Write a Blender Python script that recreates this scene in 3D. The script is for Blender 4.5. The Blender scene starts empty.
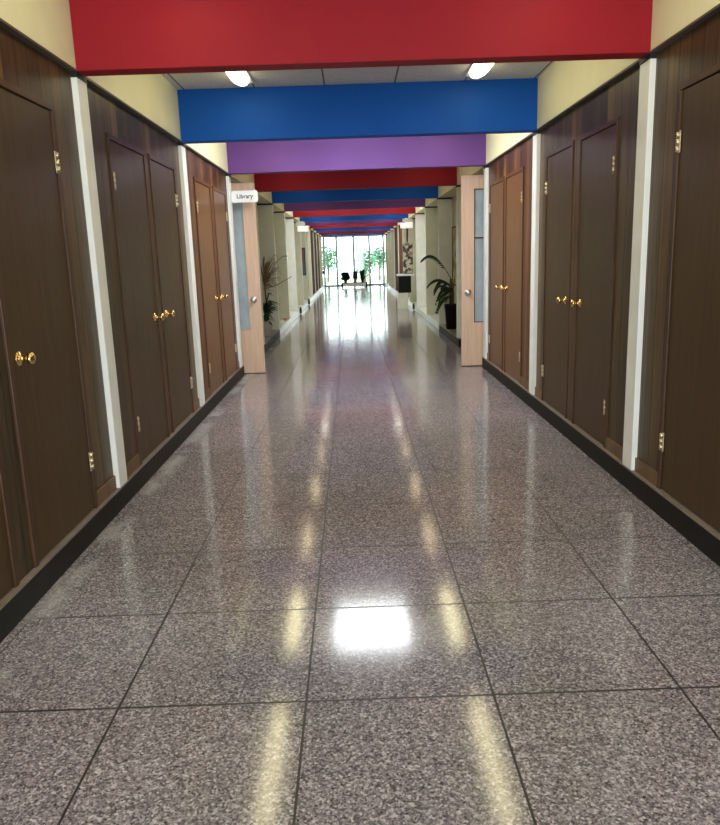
import bpy, bmesh, math, random
from mathutils import Vector, Matrix
random.seed(7)
C = bpy.context.scene.collection
PI = math.pi

# ------------------------------------------------------------------ measured layout
XL, XR = -1.49, 1.697          # corridor faces (kerb, columns, upper walls)
Y1, S = 4.352, 2.5357          # first beam, beam spacing
ZB, ZC = 2.556, 2.992          # underside of beams, ceiling
HC = 0.1336                    # kerb height
REC = 0.034                    # recess of the wood panelling behind the columns
YEND, YBACK = 39.4, -3.0
def BY(k): return Y1 + S * (k - 1)      # front face of beam k (k = 1 is the near red beam)
SIDE = {'left': (XL, -1), 'right': (XR, 1)}

# ------------------------------------------------------------------ materials
def newmat(name):
    m = bpy.data.materials.new(name); m.use_nodes = True
    nt = m.node_tree
    return m, nt, nt.nodes['Principled BSDF']
def nd(nt, t, **kw):
    n = nt.nodes.new(t)
    for k, v in kw.items():
        if k in n.inputs: n.inputs[k].default_value = v
        else: setattr(n, k, v)
    return n
def ramp(nt, fac, stops, interp='LINEAR'):
    r = nt.nodes.new('ShaderNodeValToRGB'); r.color_ramp.interpolation = interp
    el = r.color_ramp.elements
    el[0].position, el[0].color = stops[0][0], (*stops[0][1], 1)
    el[1].position, el[1].color = stops[-1][0], (*stops[-1][1], 1)
    for p, c in stops[1:-1]:
        e = el.new(p); e.color = (*c, 1)
    nt.links.new(fac, r.inputs[0]); return r.outputs[0]
def math_(nt, op, a, b=None, c=None):
    n = nt.nodes.new('ShaderNodeMath'); n.operation = op
    for i, v in enumerate((a, b, c)):
        if v is None: continue
        if isinstance(v, (int, float)): n.inputs[i].default_value = v
        else: nt.links.new(v, n.inputs[i])
    return n.outputs[0]
def mixc(nt, fac, a, b, mode='MIX'):
    n = nt.nodes.new('ShaderNodeMix'); n.data_type = 'RGBA'; n.blend_type = mode
    for s, v in ((n.inputs[0], fac), (n.inputs[6], a), (n.inputs[7], b)):
        if isinstance(v, (int, float)): s.default_value = v
        elif isinstance(v, tuple): s.default_value = (*v, 1)
        else: nt.links.new(v, s)
    return n.outputs[2]
def pos(nt):
    g = nt.nodes.new('ShaderNodeNewGeometry'); return g.outputs['Position']
def mapping(nt, vec, scale=(1, 1, 1), loc=(0, 0, 0)):
    m = nt.nodes.new('ShaderNodeMapping'); nt.links.new(vec, m.inputs[0])
    m.inputs['Scale'].default_value = scale; m.inputs['Location'].default_value = loc
    return m.outputs[0]
def noise(nt, vec, scale, detail=3, rough=.55, dist=0):
    n = nd(nt, 'ShaderNodeTexNoise', Scale=scale, Detail=detail, Roughness=rough, Distortion=dist)
    nt.links.new(vec, n.inputs['Vector']); return n.outputs['Fac']

def paint(name, col, rough=.5, var=.06, scale=3.0, spec=.4, bump=0.0):
    m, nt, b = newmat(name)
    f = noise(nt, pos(nt), scale, 4)
    lo = tuple(c * (1 - var) for c in col); hi = tuple(min(1, c * (1 + var)) for c in col)
    nt.links.new(ramp(nt, f, [(.3, lo), (.7, hi)]), b.inputs['Base Color'])
    b.inputs['Roughness'].default_value = rough
    b.inputs['Specular IOR Level'].default_value = spec
    if bump:
        bp = nd(nt, 'ShaderNodeBump', Strength=bump, Distance=.004)
        nt.links.new(noise(nt, pos(nt), 90, 2), bp.inputs['Height']); nt.links.new(bp.outputs[0], b.inputs['Normal'])
    return m
def metal(name, col, rough=.25):
    m, nt, b = newmat(name)
    f = noise(nt, pos(nt), 40, 2)
    nt.links.new(ramp(nt, f, [(.3, tuple(c * .85 for c in col)), (.7, col)]), b.inputs['Base Color'])
    b.inputs['Metallic'].default_value = 1; b.inputs['Roughness'].default_value = rough
    return m
def emit(name, col, strength):
    m, nt, b = newmat(name)
    b.inputs['Base Color'].default_value = (.9, .9, .85, 1)
    b.inputs['Emission Color'].default_value = (*col, 1)
    b.inputs['Emission Strength'].default_value = strength
    return m

def wood(name, a, b_, plank=0.0, rough=.38, spec=.25):
    """vertical grain; plank > 0 adds vertical boards of that width along Y"""
    m, nt, b = newmat(name)
    p = pos(nt)
    g1 = noise(nt, mapping(nt, p, (14, 14, .9)), 2.2, 5, .6, .6)
    g2 = noise(nt, mapping(nt, p, (60, 60, 1.6)), 3.0, 3, .6)
    g = math_(nt, 'ADD', math_(nt, 'MULTIPLY', g1, .65), math_(nt, 'MULTIPLY', g2, .35))
    col = ramp(nt, g, [(.34, a), (.66, b_)])
    if plank:
        sx = nt.nodes.new('ShaderNodeSeparateXYZ'); nt.links.new(p, sx.inputs[0])
        u = math_(nt, 'DIVIDE', sx.outputs[1], plank)
        cell = math_(nt, 'FLOOR', u)
        wn = nt.nodes.new('ShaderNodeTexWhiteNoise'); wn.noise_dimensions = '1D'
        nt.links.new(cell, wn.inputs['W'])
        tone = ramp(nt, wn.outputs['Value'], [(0, (.42, .43, .46)), (.5, (.9, .88, .86)), (1, (1.9, 1.7, 1.35))])
        col = mixc(nt, 1.0, col, tone, 'MULTIPLY')
        fr = math_(nt, 'FRACT', u)
        line = math_(nt, 'LESS_THAN', math_(nt, 'ABSOLUTE', math_(nt, 'SUBTRACT', fr, .5)), .47)
        col = mixc(nt, math_(nt, 'SUBTRACT', 1.0, line), col, (.012, .008, .006))
    nt.links.new(col, b.inputs['Base Color'])
    rr = ramp(nt, g2, [(.3, (rough - .06,) * 3), (.7, (rough + .08,) * 3)])
    nt.links.new(rr, b.inputs['Roughness'])
    b.inputs['Specular IOR Level'].default_value = spec
    return m

def terrazzo():
    m, nt, b = newmat('terrazzo')
    p = pos(nt)
    v1 = nd(nt, 'ShaderNodeTexVoronoi', Scale=135.0); nt.links.new(p, v1.inputs['Vector'])
    v2 = nd(nt, 'ShaderNodeTexVoronoi', Scale=250.0); nt.links.new(p, v2.inputs['Vector'])
    s1 = nt.nodes.new('ShaderNodeSeparateColor'); nt.links.new(v1.outputs['Color'], s1.inputs[0])
    s2 = nt.nodes.new('ShaderNodeSeparateColor'); nt.links.new(v2.outputs['Color'], s2.inputs[0])
    c1 = ramp(nt, s1.outputs[0], [(0, (.018, .015, .017)), (.2, (.085, .072, .079)), (.5, (.275, .228, .24)), (.78, (.42, .355, .372)), (1, (.85, .77, .78))])
    c2 = ramp(nt, s2.outputs[0], [(0, (.035, .031, .034)), (.5, (.25, .206, .222)), (1, (.64, .56, .58))])
    col = mixc(nt, .38, c1, c2)
    big = noise(nt, p, 1.3, 3)
    col = mixc(nt, 1.0, col, ramp(nt, big, [(.3, (.86, .88, .86)), (.7, (1.1, 1.06, 1.06))]), 'MULTIPLY')
    sx = nt.nodes.new('ShaderNodeSeparateXYZ'); nt.links.new(p, sx.inputs[0])
    # slab joints
    def joint(c, c0, d, w):
        u = math_(nt, 'DIVIDE', math_(nt, 'SUBTRACT', c, c0), d)
        fr = math_(nt, 'ABSOLUTE', math_(nt, 'SUBTRACT', math_(nt, 'FRACT', math_(nt, 'ADD', u, 100.5)), .5))
        return math_(nt, 'LESS_THAN', fr, w / d)
    jx = joint(sx.outputs[0], -.2102, .6498, .0042)
    jy = joint(sx.outputs[1], 2.2592, .6789, .0050)
    j = math_(nt, 'MAXIMUM', jx, jy)
    for xe in (XL + .035, XR - .035):
        j = math_(nt, 'MAXIMUM', j, math_(nt, 'LESS_THAN', math_(nt, 'ABSOLUTE', math_(nt, 'SUBTRACT', sx.outputs[0], xe)), .0035))
    col = mixc(nt, math_(nt, 'MULTIPLY', j, .97), col, (.016, .012, .012))
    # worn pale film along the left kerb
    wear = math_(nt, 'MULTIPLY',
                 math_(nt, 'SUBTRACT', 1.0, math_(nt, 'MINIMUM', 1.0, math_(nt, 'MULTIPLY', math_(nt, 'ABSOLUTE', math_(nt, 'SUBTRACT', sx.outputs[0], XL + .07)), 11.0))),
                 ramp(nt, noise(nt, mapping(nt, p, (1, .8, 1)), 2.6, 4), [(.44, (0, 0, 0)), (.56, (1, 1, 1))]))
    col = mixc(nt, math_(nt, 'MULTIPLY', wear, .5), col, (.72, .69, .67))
    col = mixc(nt, 1.0, col, (.96, .99, 1.04), 'MULTIPLY')
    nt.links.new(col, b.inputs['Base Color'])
    rn = noise(nt, p, 160, 2)
    r = math_(nt, 'ADD', math_(nt, 'MULTIPLY', rn, .10), .065)
    nt.links.new(math_(nt, 'ADD', r, math_(nt, 'MULTIPLY', j, .4)), b.inputs['Roughness'])
    b.inputs['IOR'].default_value = 1.6
    bp = nd(nt, 'ShaderNodeBump', Strength=.035, Distance=.002)
    nt.links.new(noise(nt, p, 9, 3), bp.inputs['Height']); nt.links.new(bp.outputs[0], b.inputs['Normal'])
    return m
def ceiling_mat():
    m, nt, b = newmat('acoustic_board')
    p = pos(nt)
    f = noise(nt, p, 70, 4, .7)
    col = ramp(nt, f, [(.3, (.50, .49, .46)), (.7, (.74, .73, .69))])
    sx = nt.nodes.new('ShaderNodeSeparateXYZ'); nt.links.new(p, sx.inputs[0])
    u = math_(nt, 'DIVIDE', math_(nt, 'SUBTRACT', sx.outputs[0], -.19), .62)
    fr = math_(nt, 'ABSOLUTE', math_(nt, 'SUBTRACT', math_(nt, 'FRACT', math_(nt, 'ADD', u, 50.5)), .5))
    col = mixc(nt, math_(nt, 'LESS_THAN', fr, .012), col, (.12, .12, .11))
    nt.links.new(col, b.inputs['Base Color']); b.inputs['Roughness'].default_value = .9
    return m
def glass_mat(name, tint=(1, 1, 1), refl=.9):
    m = bpy.data.materials.new(name); m.use_nodes = True; nt = m.node_tree
    nt.nodes.clear()
    out = nt.nodes.new('ShaderNodeOutputMaterial'); mx = nt.nodes.new('ShaderNodeMixShader')
    tr = nd(nt, 'ShaderNodeBsdfTransparent', Color=(*tint, 1)); gl = nd(nt, 'ShaderNodeBsdfGlossy', Roughness=.02)
    fr = nd(nt, 'ShaderNodeFresnel', IOR=1.45)
    nt.links.new(math_(nt, 'MULTIPLY', fr.outputs[0], refl), mx.inputs[0])
    nt.links.new(tr.outputs[0], mx.inputs[1]); nt.links.new(gl.outputs[0], mx.inputs[2])
    nt.links.new(mx.outputs[0], out.inputs[0]); return m
def leafmat(name, a, b_, rough=.5):
    m, nt, b = newmat(name)
    nt.links.new(ramp(nt, noise(nt, pos(nt), 12, 3), [(.3, a), (.7, b_)]), b.inputs['Base Color'])
    b.inputs['Roughness'].default_value = rough; return m

M = {}
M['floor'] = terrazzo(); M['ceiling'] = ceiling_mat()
M['cream'] = paint('cream_plaster', (.78, .745, .52), .55, .04)
M['greenish'] = paint('pale_green_plaster', (.52, .54, .37), .45, .05)
M['white'] = paint('white_painted_masonry', (.86, .86, .83), .45, .04, 6, bump=.15)
M['farcolumn'] = paint('pale_column_paint', (.70, .70, .56), .4, .05, 5)
M['red'] = paint('red_paint', (.29, .008, .017), .6, .08, 1.5, .2)
M['blue'] = paint('blue_paint', (.002, .085, .42), .6, .08, 1.5, .2)
M['purple'] = paint('purple_paint', (.15, .060, .25), .6, .08, 1.5, .2)
M['redtrim'] = paint('dark_red_edge', (.10, .006, .010), .5)
M['plank'] = wood('walnut_boards', (.046, .029, .014), (.130, .086, .043), .135, .40)
M['door'] = wood('brown_door_veneer', (.052, .029, .0105), (.082, .047, .018), 0, .40)
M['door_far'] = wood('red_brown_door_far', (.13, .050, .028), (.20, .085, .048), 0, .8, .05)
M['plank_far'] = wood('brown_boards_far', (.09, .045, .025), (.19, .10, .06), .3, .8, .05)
M['door_lit'] = wood('skylit_door_veneer', (.125, .055, .023), (.195, .092, .041), 0, .36)  # lit copies of the closet woods, skylight glow put into the colour
M['plank_lit'] = wood('skylit_boards', (.075, .034, .017), (.17, .08, .04), .135, .40)
M['frame_lit'] = wood('skylit_frame', (.085, .034, .017), (.15, .065, .032), 0, .36)
M['frame'] = wood('brown_frame_wood', (.048, .022, .011), (.092, .044, .022), 0, .35)
M['dark'] = paint('black_joint', (.010, .008, .007), .6)
M['kerb'] = paint('black_kerb', (.008, .007, .006), .5, .2, 8, .2)
M['ledge'] = paint('ledge_stone', (.24, .19, .15), .4, .15, 10)
M['palekerb'] = paint('pale_kerb', (.62, .66, .58), .3, .08, 6)
M['greytrim'] = paint('grey_brown_edge', (.075, .062, .05), .5)
M['basewood'] = wood('light_base_wood', (.12, .065, .03), (.20, .115, .055), 0, .4)
M['brass'] = metal('polished_brass', (.85, .60, .24), .18)
M['hinge'] = metal('worn_brass', (.72, .62, .42), .3)
M['steel'] = metal('brushed_steel', (.7, .7, .68), .28)
M['blond'] = wood('blond_birch_veneer', (.56, .38, .26), (.70, .50, .37), 0, .4)
M['doorglass'] = paint('frosted_grey_glass', (.33, .40, .43), .12, .12, 5, .6)
M['sign'] = paint('white_sign_plastic', (.86, .87, .87), .4, .02)
M['ink'] = paint('navy_ink', (.02, .035, .06), .5)
M['lamp'] = emit('warm_fluorescent_lens', (1.0, .90, .52), 9.0)
M['lamp_far'] = emit('white_fluorescent_lens', (1.0, .95, .80), 12.0)
M['lamp_dim'] = emit('dim_fluorescent_lens', (1.0, .80, .48), 4.0)  # weaker lens emission that keeps the middle beams dark
M['housing'] = paint('white_enamel', (.78, .78, .74), .35)
M['sky'] = emit('skylight_dome', (.93, .97, 1.0), 17.0)
M['alu'] = metal('aluminium_mullion', (.42, .43, .43), .4)
M['glass'] = glass_mat('clear_glass', (.97, 1, .99))
M['blackbox'] = paint('black_plastic', (.008, .008, .008), .5)
M['pot_white'] = paint('white_glazed_pot', (.62, .62, .57), .3)
M['pot_dark'] = paint('dark_pot', (.008, .008, .007), .6, .1, 3, .15)
M['soil'] = paint('potting_soil', (.03, .02, .014), .9, .3, 40)
M['leaf'] = leafmat('dark_green_leaf', (.012, .030, .010), (.035, .075, .022))
M['leaf2'] = leafmat('mid_green_leaf', (.02, .07, .015), (.06, .16, .04))
M['dry'] = leafmat('dry_brown_leaf', (.13, .085, .045), (.26, .19, .11))
M['stem'] = leafmat('stem_bark', (.05, .04, .02), (.10, .08, .04))
M['copper'] = metal('copper', (.80, .42, .22), .3)
M['grass'] = leafmat('lawn', (.30, .42, .26), (.42, .52, .36), .9)
M['paving'] = paint('light_paving', (.55, .55, .52), .8)
M['tree_leaf'] = leafmat('tree_leaf', (.10, .24, .14), (.26, .48, .30), .7)
M['bark'] = leafmat('tree_bark', (.10, .09, .07), (.20, .17, .13), .8)

# ------------------------------------------------------------------ mesh helpers
def bx(bm, x0, x1, y0, y1, z0, z1, bev=0.0):
    x0, x1 = sorted((x0, x1)); y0, y1 = sorted((y0, y1)); z0, z1 = sorted((z0, z1))
    r = bmesh.ops.create_cube(bm, size=1)
    vs = r['verts']
    for v in vs:
        v.co = Vector(((x0 + x1) / 2 + v.co.x * (x1 - x0), (y0 + y1) / 2 + v.co.y * (y1 - y0), (z0 + z1) / 2 + v.co.z * (z1 - z0)))
    if bev:
        es = set(e for v in vs for e in v.link_edges)
        bmesh.ops.bevel(bm, geom=list(es), offset=bev, segments=2, profile=.5, affect='EDGES')
    return bm
def lathe(bm, prof, mat=Matrix(), seg=20):
    """prof: list of (r, z) along local +Z"""
    rings = []
    for r, z in prof:
        if r < 1e-6: rings.append([bm.verts.new(mat @ Vector((0, 0, z)))])
        else: rings.append([bm.verts.new(mat @ Vector((r * math.cos(2 * PI * i / seg), r * math.sin(2 * PI * i / seg), z))) for i in range(seg)])
    for a, b in zip(rings, rings[1:]):
        for i in range(seg):
            j = (i + 1) % seg
            if len(a) == 1 and len(b) == 1: continue
            if len(a) == 1: f = bm.faces.new((a[0], b[i], b[j]))
            elif len(b) == 1: f = bm.faces.new((a[i], a[j], b[0]))
            else: f = bm.faces.new((a[i], a[j], b[j], b[i]))
            f.smooth = True
def tube(bm, pts, radii, seg=8):
    rings = []
    for i, p in enumerate(pts):
        t = (pts[min(i + 1, len(pts) - 1)] - pts[max(i - 1, 0)]).normalized()
        ref = Vector((0, 0, 1)) if abs(t.z) < .9 else Vector((1, 0, 0))
        u = t.cross(ref).normalized(); w = t.cross(u)
        rings.append([bm.verts.new(p + (u * math.cos(2 * PI * k / seg) + w * math.sin(2 * PI * k / seg)) * radii[i]) for k in range(seg)])
    for a, b in zip(rings, rings[1:]):
        for k in range(seg):
            f = bm.faces.new((a[k], a[(k + 1) % seg], b[(k + 1) % seg], b[k])); f.smooth = True
    bm.faces.new(rings[0]); bm.faces.new(rings[-1][::-1])
def strip(bm, pts, widths, side):
    """ribbon leaf through pts, slightly folded along its middle"""
    L = []; Mi = []; R = []
    for p, w in zip(pts, widths):
        L.append(bm.verts.new(p - side * w)); R.append(bm.verts.new(p + side * w)); Mi.append(bm.verts.new(p - Vector((0, 0, w * .45))))
    for i in range(len(pts) - 1):
        for a, b in ((L, Mi), (Mi, R)):
            f = bm.faces.new((a[i], b[i], b[i + 1], a[i + 1])); f.smooth = True
def obj(name, bm, mat, parent=None, matrix=None):
    bmesh.ops.recalc_face_normals(bm, faces=bm.faces)
    me = bpy.data.meshes.new(name); bm.to_mesh(me); bm.free()
    o = bpy.data.objects.new(name, me); C.objects.link(o)
    me.materials.append(mat)
    if parent is not None: o.parent = parent
    return o
def tag(o, label, cat, group=None):
    o['label'] = label; o['category'] = cat
    if group: o['group'] = group
    return o
def thing(name, label, cat, loc=(0, 0, 0), group=None):
    o = bpy.data.objects.new(name, None); C.objects.link(o); o.empty_display_size = .1
    o.location = loc
    return tag(o, label, cat, group)
def struct(name, bm, mat):
    o = obj(name, bm, mat); o['kind'] = 'structure'; return o
def new(): return bmesh.new()
def dup(root, loc, label=None, group=None):
    r = root.copy(); C.objects.link(r); r.location = loc
    if label: r['label'] = label
    if group: r['group'] = group
    for ch in list(root.children):
        c = ch.copy(); C.objects.link(c); c.parent = r
        for g in list(ch.children):
            d = g.copy(); C.objects.link(d); d.parent = c
    return r

# ------------------------------------------------------------------ the setting
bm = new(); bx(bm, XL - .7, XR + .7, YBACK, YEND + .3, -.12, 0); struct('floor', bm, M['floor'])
# ceiling with openings for the skylights
SX0, SX1 = -.36, .54
SKY = {k: (BY(k) + .34, BY(k + 1) - .98) for k in (2, 6, 9)}
bm = new(); yprev = YBACK
for k in (2, 6, 9):
    a, b_ = SKY[k]
    bx(bm, XL - .7, XR + .7, yprev, a, ZC, ZC + .1); bx(bm, XL - .7, SX0, a, b_, ZC, ZC + .1); bx(bm, SX1, XR + .7, a, b_, ZC, ZC + .1); yprev = b_
bx(bm, XL - .7, XR + .7, yprev, YEND + .3, ZC, ZC + .1)
struct('ceiling', bm, M['ceiling'])

WOODBAYS = {'left': (-1, 0, 1, 2, 10, 11, 12), 'right': (-1, 0, 1, 2, 9, 10)}
for side, (X, s) in SIDE.items():
    # upper wall between the beams, as deep as the recesses below it
    bm = new(); bx(bm, X, X + s * .75, YBACK, YEND + .3, ZB, ZC); struct('wall_%s_upper' % side, bm, M['cream'])
    # lower wall: back of every bay, near bays right behind the panelling, far bays set back
    bm = new()
    bx(bm, X + s * .125, X + s * .70, YBACK, BY(3) + .2, 0, ZB)
    for k in range(3, 15):
        y0 = BY(k) + (.2 if k == 3 else 0); y1 = BY(k + 1) if k < 14 else YEND + .3
        d = .62 if k == 3 else (.125 if k in WOODBAYS[side] else (.27 if (k, side) == (4, 'right') else .32))
        bx(bm, X + s * d, X + s * .75, y0, y1, 0, ZB)
    struct('wall_%s' % side, bm, M['greenish'])
    # kerb: dark along the closets, pale further on
    bm = new(); bx(bm, X, X + s * .13, YBACK, 9.66, 0, HC - .006, .004); bx(bm, X, X + s * .33, BY(4) - .1, BY(5) + .1, 0, HC - .006, .004)
    struct('baseboard_%s' % side, bm, M['kerb'])
    bm = new(); bx(bm, X + s * .003, X + s * .13, YBACK, 9.66, HC - .006, HC + .004); bx(bm, X + s * .003, X + s * .33, BY(4) - .1, BY(5) + .1, HC - .006, HC + .004)
    struct('trim_%d' % (1 if s < 0 else 2), bm, M['ledge'])
    bm = new(); bx(bm, X, X + s * .33, BY(5) + .1, YEND, 0, HC, .004); struct('baseboard_%s_far' % side, bm, M['palekerb'])
    # black joint line under the upper wall
    bm = new(); bx(bm, X - s * .004, X + s * .33, YBACK, BY(3) + .2, ZB - .006, ZB + .006); struct('trim_%d' % (3 if s < 0 else 4), bm, M['greytrim'])
# near end of the corridor, behind the camera: open doorway in a wall
bm = new(); bx(bm, XL, XL + .3, YBACK - .15, YBACK, 0, ZC); bx(bm, XR - .3, XR, YBACK - .15, YBACK, 0, ZC); bx(bm, XL, XR, YBACK - .15, YBACK, 2.45, ZC)
struct('wall_back', bm, M['cream'])

# ------------------------------------------------------------------ beams
ORD = ['', 'first', 'second', 'third', 'fourth', 'fifth', 'sixth', 'seventh', 'eighth', 'ninth', 'tenth', 'eleventh', 'twelfth', 'thirteenth', 'fourteenth']
BCOL = ['red', 'blue', 'purple']
def beam(k):
    c = BCOL[(k - 1) % 3]
    bm = new(); bx(bm, XL, XR, 0, .13, ZB, ZC, .004)
    lab = {1: 'wide red ceiling beam nearest the camera, cut by the top edge of the photo',
           2: 'bright blue ceiling beam right behind the near red beam and the two lamps',
           3: 'purple ceiling beam above the open blond doors and the library sign',
           0: 'purple ceiling beam overhead, in front of the near red beam and out of the picture'}.get(
           k, '%s painted ceiling beam deep in the corridor, %s counting from the near red beam' % (c, ORD[k] if k > 0 else ''))
    o = obj('ceiling_beam', bm, M[c])
    o.location = (0, BY(k), 0)
    if k == 14: lab = 'dark blue ceiling beam farthest away, just in front of the bright glass end'
    tag(o, lab, 'beam', 'painted ceiling beams')
    return o
for k in range(1, 15): beam(k)

# ------------------------------------------------------------------ columns
def column(side, k):
    X, s = SIDE[side]
    near = k <= 3
    d = .13 if near else .36
    w = .155 if near else .15
    if k <= 1: desc = 'white painted column on the %s side under the near red beam' % side
    elif k == 2: desc = 'white painted column on the %s side under the bright blue beam' % side
    elif k == 3: desc = 'slim white column on the %s side beside the open blond door' % side
    elif k == 4: desc = 'pale wall pier on the %s side just behind the open blond door' % side
    elif k <= 8: desc = 'pale wall pier on the %s side under the %s beam from the camera' % (side, ORD[k])
    else: desc = 'narrow pale wall pier far down the %s side, near the bright glass end' % side
    if k == 7: desc = 'brightest whitish wall pier on the %s side, under the seventh beam' % side
    if k == 0: desc = 'white painted column on the %s side beside the camera, out of the picture' % side
    t = thing('column', desc, 'column', (X, BY(k), 0), 'columns on the %s' % side if k < 9 else 'far %s wall piers' % side)
    bm = new(); bx(bm, 0, s * d, 0, w, HC + .004 if k != 4 else HC + .004, ZB - .03, .006)
    obj('shaft', bm, M['white'] if near or k == 7 else M['farcolumn'], t)  # seventh pier painted whiter, its brighter lighting put into the colour
    bm = new(); bx(bm, -s * .003, s * d, -.006, w, ZB - .03, ZB - .0005); obj('top_joint', bm, M['dark'], t)
    return t
for side in SIDE:
    for k in range(1, 15): column(side, k)

# ------------------------------------------------------------------ closets
def knob_mesh(s):
    bm = new()
    m = Matrix.Rotation(-s * PI / 2, 4, 'Y')      # +Z -> towards the corridor
    lathe(bm, [(0, 0), (.033, 0), (.033, .004), (.026, .009), (.012, .012), (.010, .034), (.014, .040), (.026, .046), (.029, .056), (.026, .066), (.015, .072), (0, .074)], m, 20)
    return bm
def hinge_mesh(s):
    bm = new()
    bx(bm, 0, -s * .004, -.026, .026, -.055, .055, .001)
    for i in range(3):
        z = -.048 + i * .034
        tube(bm, [Vector((-s * .007, 0, z)), Vector((-s * .007, 0, z + .029))], [.008, .008], 10)
    return bm
def door_leaf(s, y0, y1, z0, z1, hinge_low, t, detail, mat):
    """leaf whose back sits on local x=0 and whose face looks into the corridor"""
    bm = new(); bx(bm, s * .012, -s * .004, y0, y1, z0, z1, .002)
    d = obj('door', bm, mat, t)
    if detail:
        yk = (y1 - .075) if hinge_low else (y0 + .075)
        k = obj('knob', knob_mesh(s), M['brass'], d); k.location = (-s * .004, yk, 1.10)
        for z in (.42, 2.03):
            h = obj('hinge', hinge_mesh(s), M['hinge'], d); h.location = (-s * .009, y0 - .006 if hinge_low else y1 + .006, z)
    return d
def closet(side, k, doors, label, group, detail=True, mats=None):
    """doors = two (y0, y1) spans relative to the column front"""
    X, s = SIDE[side]
    mp, md, mf = mats or (M['plank'], M['door'], M['frame'])
    t = thing('built_in_closet', label, 'closet', (X + s * REC, BY(k), 0), group)
    zt, zb_ = 2.285, HC + .012
    (a0, a1), (b0, b1) = doors
    y0, y1 = .155, S
    bm = new()
    th = s * .05
    bx(bm, 0, th, y0, a0, HC + .004, ZB - .007); bx(bm, 0, th, a1, b0, HC + .004, ZB - .007); bx(bm, 0, th, b1, y1, HC + .004, ZB - .007)
    bx(bm, 0, th, a0, a1, zt, ZB - .007); bx(bm, 0, th, b0, b1, zt, ZB - .007)
    obj('panelling', bm, mp, t)
    bm = new(); f = .034; e = -s * .013
    for p, q in ((a0, a1), (b0, b1)):
        bx(bm, e, s * .03, p - f, p + .001, HC + .004, zt - .002, .003); bx(bm, e, s * .03, q - .001, q + f, HC + .004, zt - .002, .003)
        bx(bm, e, s * .03, p - f, q + f, zt - .001, zt + f, .003)
    obj('door_frame', bm, mf, t)
    for p, q in ((y0, a0 - f), (b1 + f, y1)):
        if q - p > .08:
            bm = new(); bx(bm, -s * .012, 0, p, q, HC + .004, HC + .09, .003); obj('base_strip', bm, M['basewood'] if detail else mf, t)
    bm = new(); bx(bm, s * .035, th, a0, b1, HC + .004, zt); obj('dark_interior', bm, M['dark'], t)
    door_leaf(s, a0 + .004, a1 - .004, zb_, zt - .005, True, t, detail, md)
    door_leaf(s, b0 + .004, b1 - .004, zb_, zt - .005, False, t, detail, md)
    return t
D0 = {'left': ((.34, 1.147), (1.386, 2.169)), 'right': ((.30, 1.06), (1.36, 2.165))}
D1 = {'left': ((.555, 1.325), (1.51, 2.262)), 'right': ((.575, 1.305), (1.53, 2.262))}
D2 = {'left': ((.590, 1.350), (1.57, 2.330)), 'right': ((.650, 1.440), (1.60, 2.380))}
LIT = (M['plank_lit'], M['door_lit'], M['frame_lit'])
WH = {0: 'dark brown double-door closet nearest the camera on the %s, cut by the photo edge',
      1: 'dark brown double-door closet on the %s between the first and second white columns',
      2: 'reddish-brown sunlit double-door closet on the %s next to the open blond door'}
for side in SIDE:
    for k, D in ((0, D0), (1, D1), (2, D2)):
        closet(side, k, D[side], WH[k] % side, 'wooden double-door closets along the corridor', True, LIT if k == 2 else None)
    X, s = SIDE[side]
    bm = new(); bx(bm, X + s * REC, X + s * .12, YBACK, BY(0) + .155, HC + .004, ZB - .007); struct('wall_%s_panelling' % side, bm, M['plank'])
    for k in WOODBAYS[side]:
        if k >= 9:
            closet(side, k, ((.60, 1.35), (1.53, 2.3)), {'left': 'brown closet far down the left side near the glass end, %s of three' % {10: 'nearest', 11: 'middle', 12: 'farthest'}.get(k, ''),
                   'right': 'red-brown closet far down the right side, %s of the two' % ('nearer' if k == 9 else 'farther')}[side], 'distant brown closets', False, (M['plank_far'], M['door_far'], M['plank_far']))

# ------------------------------------------------------------------ open blond doors
def blond_door(side, xin, xg0, xg1, xk):
    X, s = SIDE[side]
    Y = 9.75
    xo = X + s * .60
    t = thing('open_door', 'open blond wood door with narrow glass strip on the %s side%s' % (side, ', behind the library sign' if side == 'left' else ', near the palm'), 'door', (0, Y, 0), 'open blond doors')
    bm = new(); z0, z1 = .012, 2.475
    g0, g1 = sorted((xg0, xg1)); a, b = sorted((xin, xo)); zg0, zg1 = .60, 2.30
    bx(bm, a, g0, 0, .045, z0, z1); bx(bm, g1, b, 0, .045, z0, z1)
    bx(bm, g0, g1, 0, .045, z0, zg0); bx(bm, g0, g1, 0, .045, zg1, z1)
    obj('door_panel', bm, M['blond'], t)
    bm = new(); bx(bm, g0, g1, .018, .027, zg0, zg1); obj('glass_strip', bm, M['doorglass'], t)
    bm = new()
    bw = .008
    bx(bm, g0 - bw, g0 + .002, -.006, .05, zg0 - bw, zg1 + bw); bx(bm, g1 - .002, g1 + bw, -.006, .05, zg0 - bw, zg1 + bw)
    bx(bm, g0, g1, -.006, .05, zg0 - bw, zg0 + .002); bx(bm, g0, g1, -.006, .05, zg1 - .002, zg1 + bw)
    if side == 'right': bx(bm, g0, g1, -.004, .05, 1.68, 1.70)
    obj('glazing_bead', bm, M['frame'] if side == 'right' else M['blond'], t)
    bm = new(); lathe(bm, [(0, 0), (.045, 0), (.045, .006), (.03, .012), (.014, .014), (.013, .04), (.026, .046), (.033, .058), (.028, .07), (.012, .076), (0, .077)], Matrix.Rotation(PI / 2, 4, 'X'), 20)
    k = obj('knob', bm, M['steel'], t); k.location = (xk, 0, .99)
    bm = new(); bx(bm, a, b, .002, .043, 0.0, .012); obj('bottom_seal', bm, M['dark'], t)
    return t
blond_door('left', -1.222, -1.53, -1.385, -1.315)
blond_door('right', 1.437, 1.735, 1.612, 1.522)

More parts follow.
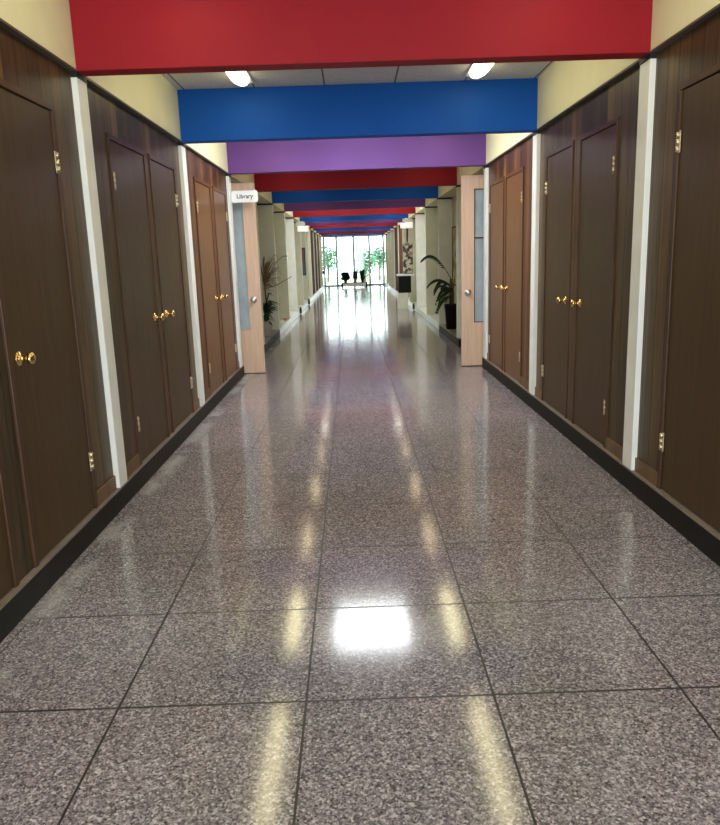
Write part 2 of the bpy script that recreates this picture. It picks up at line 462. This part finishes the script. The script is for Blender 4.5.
# ------------------------------------------------------------------ library sign
def library_sign():
    t = thing('library_sign', 'small white rounded sign reading Library mounted on the left column', 'sign', (-1.322, 9.55, 2.288))
    bm = new(); W, H, r = .165, .072, .025
    pts = []
    for cx, cz, a0 in ((W - r, H - r, 0), (-W + r, H - r, 90), (-W + r, -H + r, 180), (W - r, -H + r, 270)):
        for i in range(7):
            a = math.radians(a0 + i * 15); pts.append((cx + r * math.cos(a), cz + r * math.sin(a)))
    f = [bm.verts.new((x, -.008, z)) for x, z in pts]; b = [bm.verts.new((x, .008, z)) for x, z in pts]
    bm.faces.new(f); bm.faces.new(b[::-1])
    for i in range(len(pts)): j = (i + 1) % len(pts); bm.faces.new((f[i], b[i], b[j], f[j]))
    obj('sign_plate', bm, M['sign'], t)
    cu = bpy.data.curves.new('lettering', 'FONT'); cu.body = 'Library'; cu.size = .072; cu.align_x = 'CENTER'; cu.align_y = 'CENTER'; cu.extrude = .001; cu.offset = .0012
    tmp = bpy.data.objects.new('tmp_text', cu); C.objects.link(tmp)
    bpy.context.view_layer.update()
    me = bpy.data.meshes.new_from_object(tmp.evaluated_get(bpy.context.evaluated_depsgraph_get()))
    bpy.data.objects.remove(tmp)
    me.transform(Matrix.Rotation(PI / 2, 4, 'X')); me.materials.clear(); me.materials.append(M['ink'])
    o = bpy.data.objects.new('lettering', me); C.objects.link(o); o.parent = t; o.location = (0, -.0092, 0)
library_sign()

# ------------------------------------------------------------------ ceiling lamps and skylight
LAMPX = (-.875, 1.105)
def lamp_proto():
    t = thing('ceiling_light', 'x', 'lamp')
    L = 1.0
    bm = new(); bx(bm, -.085, .085, -L, L, -.016, 0, .004); obj('housing', bm, M['housing'], t)
    bm = new()
    n = 12; ra = []; rb = []
    sec = [(.078 * math.cos(PI + PI * i / n), -.016 + .045 * math.sin(PI + PI * i / n)) for i in range(n + 1)]
    stations = [(-L + .004, .35), (-L + .05, .62), (-L + .13, .85), (-L + .24, 1), (L - .24, 1), (L - .13, .85), (L - .05, .62), (L - .004, .35)]
    rows = [[bm.verts.new((x * sc, y, -.016 + (z + .016) * sc)) for x, z in sec] for y, sc in stations]
    for a, b in zip(rows, rows[1:]):
        for i in range(n):
            f = bm.faces.new((a[i], a[i + 1], b[i + 1], b[i])); f.smooth = True
    bm.faces.new(rows[0]); bm.faces.new(rows[-1][::-1])
    obj('diffuser', bm, M['lamp'], t)
    return t
proto = lamp_proto(); first = True
for k in range(-1, 14):
    for i, x in enumerate(LAMPX):
        sd = ('left', 'right')[i]
        yc = BY(k) + .13 + (S - .13) * .5
        if k == 1: lab, g = 'lit elongated ceiling lamp on the %s, showing below the near red beam' % sd, 'lamps between the red and blue beams'
        else: lab, g = 'ceiling lamp hidden between beams, seen only as a glow on the polished floor', 'ceiling lamps hidden by the beams'
        if first: proto.location = (x, yc, ZC); proto['label'] = lab; proto['group'] = g; first = False
        else:
            d = dup(proto, (x, yc, ZC), lab, g)
            if k >= 3:
                for ch in d.children:
                    if ch.name.startswith('diffuser'):
                        ch.data = ch.data.copy(); ch.data.materials.clear(); ch.data.materials.append(M['lamp_dim'] if k <= 5 else M['lamp_far'])
for k in (2, 6, 9):
    SY0, SY1 = SKY[k]
    t = thing('skylight', {2: 'square white skylight behind the blue beam, mirrored as a bright patch on the floor', 6: 'skylight lighting the bright red seventh beam from in front', 9: 'skylight lighting the crimson tenth beam from in front'}[k], 'skylight')
    bm = new(); bx(bm, SX0 + .03, SX1 - .03, SY0 + .03, SY1 - .03, ZC - .215 if k == 2 else ZC + .06, ZC + .03 if k == 2 else ZC + .09, .03 if k == 2 else 0); obj('diffuser', bm, M['sky'], t)
    bm = new(); f = .03
    bx(bm, SX0 - f, SX0, SY0 - f, SY1 + f, ZC - .012, ZC - .0005); bx(bm, SX1, SX1 + f, SY0 - f, SY1 + f, ZC - .012, ZC - .0005)
    bx(bm, SX0, SX1, SY0 - f, SY0, ZC - .012, ZC - .0005); bx(bm, SX0, SX1, SY1, SY1 + f, ZC - .012, ZC - .0005)
    obj('frame', bm, M['housing'], t)

# ------------------------------------------------------------------ plants
def pot(bm, r, h, z0=0):
    lathe(bm, [(0, z0), (r * .72, z0), (r * .95, z0 + h * .85), (r, z0 + h * .86), (r, z0 + h), (r * .9, z0 + h), (r * .88, z0 + h * .9), (0, z0 + h * .9)], Matrix(), 24)
def frond(bm, base, az, length, rise, droop, leaflets=16, wl=.2, wid=.012):
    d = Vector((math.cos(az), math.sin(az), 0)); sd = Vector((-d.y, d.x, 0))
    P = lambda u: base + d * (length * u) + Vector((0, 0, rise * math.sin(u * PI * .62) - droop * u ** 3))
    pts = [P(i / 10) for i in range(11)]
    tube(bm, pts, [.008 * (1 - .8 * i / 10) for i in range(11)], 6)
    for i in range(leaflets):
        u = .22 + .78 * i / (leaflets - 1); p = P(u); tdir = (P(min(1, u + .03)) - P(u - .03)).normalized()
        l = wl * (1 - abs(u - .5) * 1.1)
        for sg in (-1, 1):
            dr = (sd * sg * .75 + tdir * .65 + Vector((0, 0, -.35))).normalized()
            strip(bm, [p, p + dr * l * .5, p + dr * l + Vector((0, 0, -.12 * l))], [wid * .6, wid, .001], tdir.cross(Vector((0, 0, 1))).cross(dr).normalized() if abs(tdir.z) < .99 else sd)
# palm in the right recess
t = thing('potted_palm', 'tall dark green palm in a black pot behind the right blond door', 'plant', (XR + .10, 13.5, HC))
bm = new(); pot(bm, .125, .46); obj('pot', bm, M['pot_dark'], t)
bm = new(); lathe(bm, [(.0, .43), (.108, .43), (.0, .44)], Matrix(), 20); obj('soil', bm, M['soil'], t)
bm = new()
for i in range(5):
    a = i * 1.25; b0 = Vector((.03 * math.cos(a), .03 * math.sin(a), .42))
    tube(bm, [b0, b0 + Vector((.01, -.02, .25)), b0 + Vector((-.03 + .02 * i, -.03, .50))], [.016, .013, .01], 8)
obj('stem', bm, M['stem'], t)
bm = new()
frond(bm, Vector((0, 0, .92)), PI + .10, .52, .46, .06, 18, .20, .011)
frond(bm, Vector((0, 0, .80)), PI - .05, .42, .16, .14, 16, .17, .011)
for i in range(13):
    a = PI + random.uniform(-1.1, 1.25)
    frond(bm, Vector((0, 0, random.uniform(.55, .9))), a, random.uniform(.16, .34), random.uniform(-.02, .30), random.uniform(.1, .42), 12, .12, .012)
obj('frond_foliage', bm, M['leaf'], t)
# dry grassy plant in the left recess
t = thing('potted_dracaena', 'spiky brown and green plant in a white pot behind the left blond door', 'plant', (XL - .10, 13.3, HC))
bm = new(); pot(bm, .105, .30); obj('pot', bm, M['pot_white'], t)
bm = new(); lathe(bm, [(.0, .272), (.092, .272), (.0, .28)], Matrix(), 20); obj('soil', bm, M['soil'], t)
bm = new()
tube(bm, [Vector((0, 0, .26)), Vector((.02, 0, .6)), Vector((0, 0, 1.0))], [.018, .015, .012], 8); obj('stem', bm, M['stem'], t)
bm = new()
for i in range(70):
    a = random.uniform(-2.1, 1.2); l = random.uniform(.18, .40); r = random.uniform(-.05, .42)
    b0 = Vector((0, 0, random.uniform(.85, 1.05))); d = Vector((math.cos(a), math.sin(a), 0)); sd = Vector((-d.y, d.x, 0))
    strip(bm, [b0, b0 + d * l * .4 + Vector((0, 0, r * .7)), b0 + d * l * .75 + Vector((0, 0, r)), b0 + d * l + Vector((0, 0, r * .9 - .05))], [.006, .011, .008, .001], sd)
tube(bm, [Vector((0, 0, .95)), Vector((.22, 0, 1.30)), Vector((.36, -.03, 1.42)), Vector((.44, -.03, 1.42))], [.006, .006, .006, .012], 6)
tube(bm, [Vector((0, 0, .85)), Vector((.25, 0, .93)), Vector((.50, .0, 1.06))], [.007, .008, .006], 6)
obj('dry_leaves', bm, M['dry'], t)
bm = new()
for i in range(46):
    a = random.uniform(-2.0, 1.3); l = random.uniform(.14, .32); b0 = Vector((0, 0, random.uniform(.32, .55))); r = random.uniform(-.08, .26)
    d = Vector((math.cos(a), math.sin(a), 0)); sd = Vector((-d.y, d.x, 0))
    strip(bm, [b0, b0 + d * l * .5 + Vector((0, 0, r)), b0 + d * l + Vector((0, 0, r - .06))], [.012, .026, .002], sd)
obj('green_leaves', bm, M['leaf'], t)
# small copper bowl on the ledge
bm = new(); lathe(bm, [(0, 0), (.03, 0), (.055, .035), (.06, .06), (.052, .06), (.045, .03), (0, .012)], Matrix(), 18)
o = obj('copper_bowl', bm, M['copper']); o.location = (XL - .07, BY(6) - .35, HC); tag(o, 'small copper-coloured bowl on the left ledge past the spiky plant', 'bowl')

# ------------------------------------------------------------------ pictures, boxes
def picture(name, x0, x1, y, z0, z1, axis, mat, label, fm, cat='picture'):
    """axis 'y': hangs on a face looking to -Y at y; axis 'x': hangs on a side wall at x0 facing -sign"""
    t = thing(name, label, cat)
    bm = new(); bm2 = new(); f = .025
    if axis == 'y':
        bx(bm2, x0 + f, x1 - f, y - .012, y, z0 + f, z1 - f)
        bx(bm, x0, x0 + f, y - .02, y, z0, z1); bx(bm, x1 - f, x1, y - .02, y, z0, z1); bx(bm, x0 + f, x1 - f, y - .02, y, z0, z0 + f); bx(bm, x0 + f, x1 - f, y - .02, y, z1 - f, z1)
    else:
        xa, dx, ya, yb = x0, x1, y[0], y[1]
        bx(bm2, xa, xa + dx * .012, ya + f, yb - f, z0 + f, z1 - f)
        bx(bm, xa, xa + dx * .02, ya, ya + f, z0, z1); bx(bm, xa, xa + dx * .02, yb - f, yb, z0, z1); bx(bm, xa, xa + dx * .02, ya + f, yb - f, z0, z0 + f); bx(bm, xa, xa + dx * .02, ya + f, yb - f, z1 - f, z1)
    obj('frame', bm, fm, t); obj('print', bm2, mat, t)
    return t
def blotch(name, stops, scale):
    m, nt, b = newmat(name)
    nt.links.new(ramp(nt, noise(nt, pos(nt), scale, 3), stops), b.inputs['Base Color']); b.inputs['Roughness'].default_value = .4; return m
M['yellowprint'] = blotch('yellow_print', [(.35, (.10, .10, .04)), (.5, (.50, .42, .08)), (.65, (.62, .60, .40))], 5)
M['darkprint'] = blotch('dark_print', [(.35, (.03, .03, .02)), (.65, (.16, .14, .09))], 5)
m, nt, b = newmat('red_over_blue_print'); sx = nt.nodes.new('ShaderNodeSeparateXYZ'); nt.links.new(pos(nt), sx.inputs[0])
nt.links.new(ramp(nt, math_(nt, 'ADD', sx.outputs[2], math_(nt, 'MULTIPLY', noise(nt, pos(nt), 9, 2), .2)), [(0, (.10, .16, .30)), (.999, (.25, .06, .05))]), b.inputs['Base Color'])
rp = [n for n in nt.nodes if n.type == 'VALTORGB'][0]; rp.color_ramp.elements[0].position = 0
nt.links.new(math_(nt, 'SUBTRACT', math_(nt, 'ADD', sx.outputs[2], math_(nt, 'MULTIPLY', noise(nt, pos(nt), 9, 2), .3)), 1.05), rp.inputs[0]); M['redblue'] = m
M['dotprint'] = blotch('dark_and_cream_pattern', [(.42, (.02, .02, .02)), (.5, (.30, .24, .16)), (.58, (.62, .58, .46))], 9)
picture('poster', XR + .27, -1, (13.85, 14.44), .90, 2.0, 'x', M['yellowprint'], 'yellow poster in a dark frame on the wall above the palm', M['dark'], 'poster')
picture('poster', XL - .32, 1, (12.3, 13.2), .8, 1.9, 'x', M['darkprint'], 'dark framed poster half hidden behind the left blond door', M['dark'], 'poster')
picture('picture', XL - .27, XL - .05, BY(9), .95, 1.85, 'y', M['redblue'], 'narrow red and blue picture on a pier far down the left side', M['dark'])
for i, (sd, y, lab) in enumerate((('left', 20.3, 'small black box on the left pale kerb, nearer of two'), ('left', 24.3, 'small black box on the left pale kerb, farther of two'), ('right', 20.4, 'small black box on the right pale kerb below the whitish pier'))):
    X, s = SIDE[sd]
    bm = new(); bx(bm, 0, -s * .05, -.04, .04, -.085, .085, .008); bx(bm, -s * .05, -s * .056, -.022, .022, -.05, .05, .003)
    o = obj('outlet_box', bm, M['blackbox']); o.location = (X, y, .10); tag(o, lab, 'box', 'black boxes on the kerbs')
M['glow'] = emit('white_lit_box', (1, .98, .92), .55)
for sd, x0, x1 in (('left', -1.55, -1.24), ('right', 1.45, 1.80)):
    t = thing('wall_light', 'white box-shaped light high on the %s side far down the corridor' % sd, 'lamp', (0, BY(8) - .3, 0), 'white box lights')
    X, s = SIDE[sd]
    bm = new(); bx(bm, x0, x1, 0, .16, 2.27, 2.42, .012); obj('lens', bm, M['glow'], t)
    bm = new(); bx(bm, X - s * .12, X + s * .10, .03, .13, 2.42, ZB - .0, .004); obj('bracket', bm, M['housing'], t)
# stand with board on the right
t = thing('display_stand', 'small stand with white top, dark body and pale base on the right', 'stand', (1.50, 21.0, 0))
bm = new(); bx(bm, -.24, .24, -.18, .25, .93, .98, .008); obj('top', bm, M['sign'], t)
bm = new(); bx(bm, -.20, .15, -.14, .22, .46, .93, .006); obj('body', bm, M['pot_dark'], t)
bm = new(); bx(bm, -.23, .06, -.12, .20, .0, .46, .006); obj('base', bm, M['farcolumn'], t)
t = thing('display_board', 'dark and cream patterned board standing on the white-topped stand', 'board', (1.58, 21.1, .98))
bm = new(); bx(bm, -.13, .15, 0, .02, 0, .86, .004); obj('panel', bm, M['dotprint'], t)
bm = new(); bx(bm, -.13, .15, -.03, .05, 0, .02); obj('foot', bm, M['dark'], t)

# ------------------------------------------------------------------ glass end
bm = new()
xs = [XL + .02, -.80, .10, .93, XR - .02]; fw = .055
for i, x in enumerate(xs): bx(bm, x - fw, x + fw, YEND, YEND + .08, 0.0, 2.58)
bx(bm, XL, XR, YEND, YEND + .08, 0, .07); bx(bm, XL, XR, YEND, YEND + .08, 2.53, 2.58)
w = struct('window_1', bm, M['alu'])
for a, b_ in zip(xs, xs[1:]):
    bm = new(); bx(bm, a + fw, b_ - fw, YEND + .035, YEND + .045, .07, 2.53); obj('pane', bm, M['glass'], w)
bm = new(); bx(bm, XL - .1, XR + .1, YEND, YEND + .1, 2.58, ZC); struct('wall_end', bm, M['cream'])
bm = new(); bx(bm, 0, .06, -.05, .05, -.09, .09, .01); lathe(bm, [(0, 0), (.03, 0), (.03, .05), (0, .05)], Matrix.Translation((.06, 0, -.03)), 12)
o = obj('door_latch', bm, M['blackbox']); o.location = (XL, 37.3, .78); o.location.y = BY(14) + .08; tag(o, 'small dark fixture on the left wall beside the glass end', 'fixture')
# low bench with plants in front of the glass
t = thing('low_bench', 'low white-fronted bench with dark ends in front of the glass end', 'bench', (.08, 37.6, 0))
bm = new(); bx(bm, -.58, .58, -.14, .14, .06, .20, .006); obj('bench_box', bm, M['sign'], t)
for x in (-.62, .62):
    bm = new(); bx(bm, x - .04, x + .04, -.15, .15, 0, .23, .006); obj('bench_end', bm, M['pot_dark'], t)
bm = new(); bx(bm, -.58, .58, -.15, .15, .20, .23, .004); obj('bench_top', bm, M['pot_dark'], t)
def bush(name, label, loc, r, h, n, potm, leafm, pr=.09, ph=.16, tall=False):
    t = thing(name, label, 'plant', loc, 'potted plants on the low bench')
    bm = new(); pot(bm, pr, ph); obj('pot', bm, potm, t)
    bm = new()
    for i in range(n):
        a = random.uniform(0, 2 * PI); q = random.uniform(.2, 1); z = ph + random.uniform(-.03, h)
        b0 = Vector((0, 0, ph * .9)); e = Vector((math.cos(a) * r * q, math.sin(a) * r * q, z)); d = (e - Vector((0, 0, z - .05))).normalized(); sd = Vector((-math.sin(a), math.cos(a), 0))
        strip(bm, [e - d * .07, e, e + d * .06 + Vector((0, 0, .02)), e + d * .09], [.012, .045, .035, .002], sd)
    obj('foliage', bm, leafm, t)
    bm = new()
    for i in range(7):
        a = i * .9; tube(bm, [Vector((0, 0, ph * .85)), Vector((math.cos(a) * r * .5, math.sin(a) * r * .5, ph + h * .75))], [.008, .005], 5)
    if tall: tube(bm, [Vector((0, 0, ph * .85)), Vector((.1, 0, ph + h + .1)), Vector((.12, 0, ph + h + .38))], [.009, .007, .005], 5)
    obj('stem', bm, M['stem'], t)
bush('potted_plant', 'bushy dark plant at the left end of the low bench', (-.36, 37.58, .232), .22, .34, 420, M['pot_dark'], M['leaf'])
bush('potted_plant', 'green plant in a white pot at the middle of the low bench', (.14, 37.56, .232), .105, .34, 260, M['pot_white'], M['leaf2'], .085, .18)
bush('potted_plant', 'dark upright plant at the right end of the low bench', (.50, 37.58, .232), .12, .40, 240, M['pot_dark'], M['leaf'], .08, .15, True)

# ------------------------------------------------------------------ outside
bm = new(); bx(bm, -14, 14, YEND + .4, 60, -.2, -.03); struct('ground', bm, M['grass'])
bm = new(); bx(bm, -4, 4, YEND + .3, 43.0, -.15, 0.0); struct('terrace', bm, M['paving'])
def tree(label, x, y, h, r, n):
    t = thing('tree', label, 'tree', (x, y, -.05), 'trees outside the glass')
    bm = new(); tube(bm, [Vector((0, 0, 0)), Vector((.05, 0, h * .5)), Vector((0, .05, h * .9))], [.09, .07, .03], 8); obj('trunk', bm, M['bark'], t)
    bm = new()
    for i in range(n):
        v = Vector((random.gauss(0, 1), random.gauss(0, 1), random.gauss(0, 1))).normalized() * r * random.random() ** .4
        c = Vector((0, 0, h * .75)) + Vector((v.x, v.y, v.z * 1.2)); a = random.uniform(0, 2 * PI); d = Vector((math.cos(a), math.sin(a), random.uniform(-.5, .5))); sd = Vector((-math.sin(a), math.cos(a), 0))
        strip(bm, [c - d * .12, c, c + d * .12], [.02, .08, .004], sd)
    obj('crown', bm, M['tree_leaf'], t)
tree('leafy green tree outside the glass, right of centre', .75, 45, 1.6, .70, 700)
tree('blue-green tree outside the left glass pane', -1.55, 47, 2.0, .75, 700)
tree('small green tree outside the right glass pane', 1.75, 48, 2.0, .6, 500)

# ------------------------------------------------------------------ light
w = bpy.data.worlds.new('World'); bpy.context.scene.world = w; w.use_nodes = True
bg = w.node_tree.nodes['Background']; bg.inputs[0].default_value = (.86, .96, 1.0, 1); bg.inputs[1].default_value = 7.5
def area(name, loc, rot, sx, sy, power=0, col=(1, 1, 1), portal=False):
    l = bpy.data.lights.new(name, 'AREA'); l.shape = 'RECTANGLE'; l.size = sx; l.size_y = sy; l.energy = power; l.color = col
    l.cycles.is_portal = portal
    o = bpy.data.objects.new(name, l); C.objects.link(o); o.location = loc; o.rotation_euler = rot; return o
area('end_portal', (.1, YEND + .12, 1.25), (-PI / 2, 0, 0), 3.2, 2.4, portal=True)
area('entrance_portal', (.1, YBACK - .2, 1.25), (PI / 2, 0, 0), 2.6, 2.45, portal=True)

area('entrance_daylight', (.1, YBACK + .1, 1.3), (PI / 2, 0, 0), 2.4, 2.2, 150, (.86, .95, 1.0))

# ------------------------------------------------------------------ camera
pitch, yaw, roll, fpx = -.2108, .0040, -.0333, 727.82
F = Vector((math.sin(yaw) * math.cos(pitch), math.cos(yaw) * math.cos(pitch), math.sin(pitch)))
r = Vector((math.cos(yaw), -math.sin(yaw), 0)); u = r.cross(F)
r2 = math.cos(roll) * r + math.sin(roll) * u; u2 = -math.sin(roll) * r + math.cos(roll) * u
cd = bpy.data.cameras.new('camera'); cam = bpy.data.objects.new('camera', cd); C.objects.link(cam)
cd.sensor_fit = 'HORIZONTAL'; cd.sensor_width = 36; cd.lens = fpx / 720 * 36; cd.clip_start = .02; cd.clip_end = 300
mw = Matrix.Identity(4)
for i in range(3): mw[i][0], mw[i][1], mw[i][2] = r2[i], u2[i], -F[i]
mw.translation = (0, 0, 1.5); cam.matrix_world = mw
sc = bpy.context.scene; sc.camera = cam
sc.view_settings.view_transform = 'Standard'; sc.view_settings.look = 'None'; sc.view_settings.exposure = 0; sc.view_settings.gamma = 1
sc.cycles.max_bounces = 10; sc.cycles.diffuse_bounces = 6; sc.cycles.use_denoising = True
sc.cycles.sample_clamp_indirect = 8
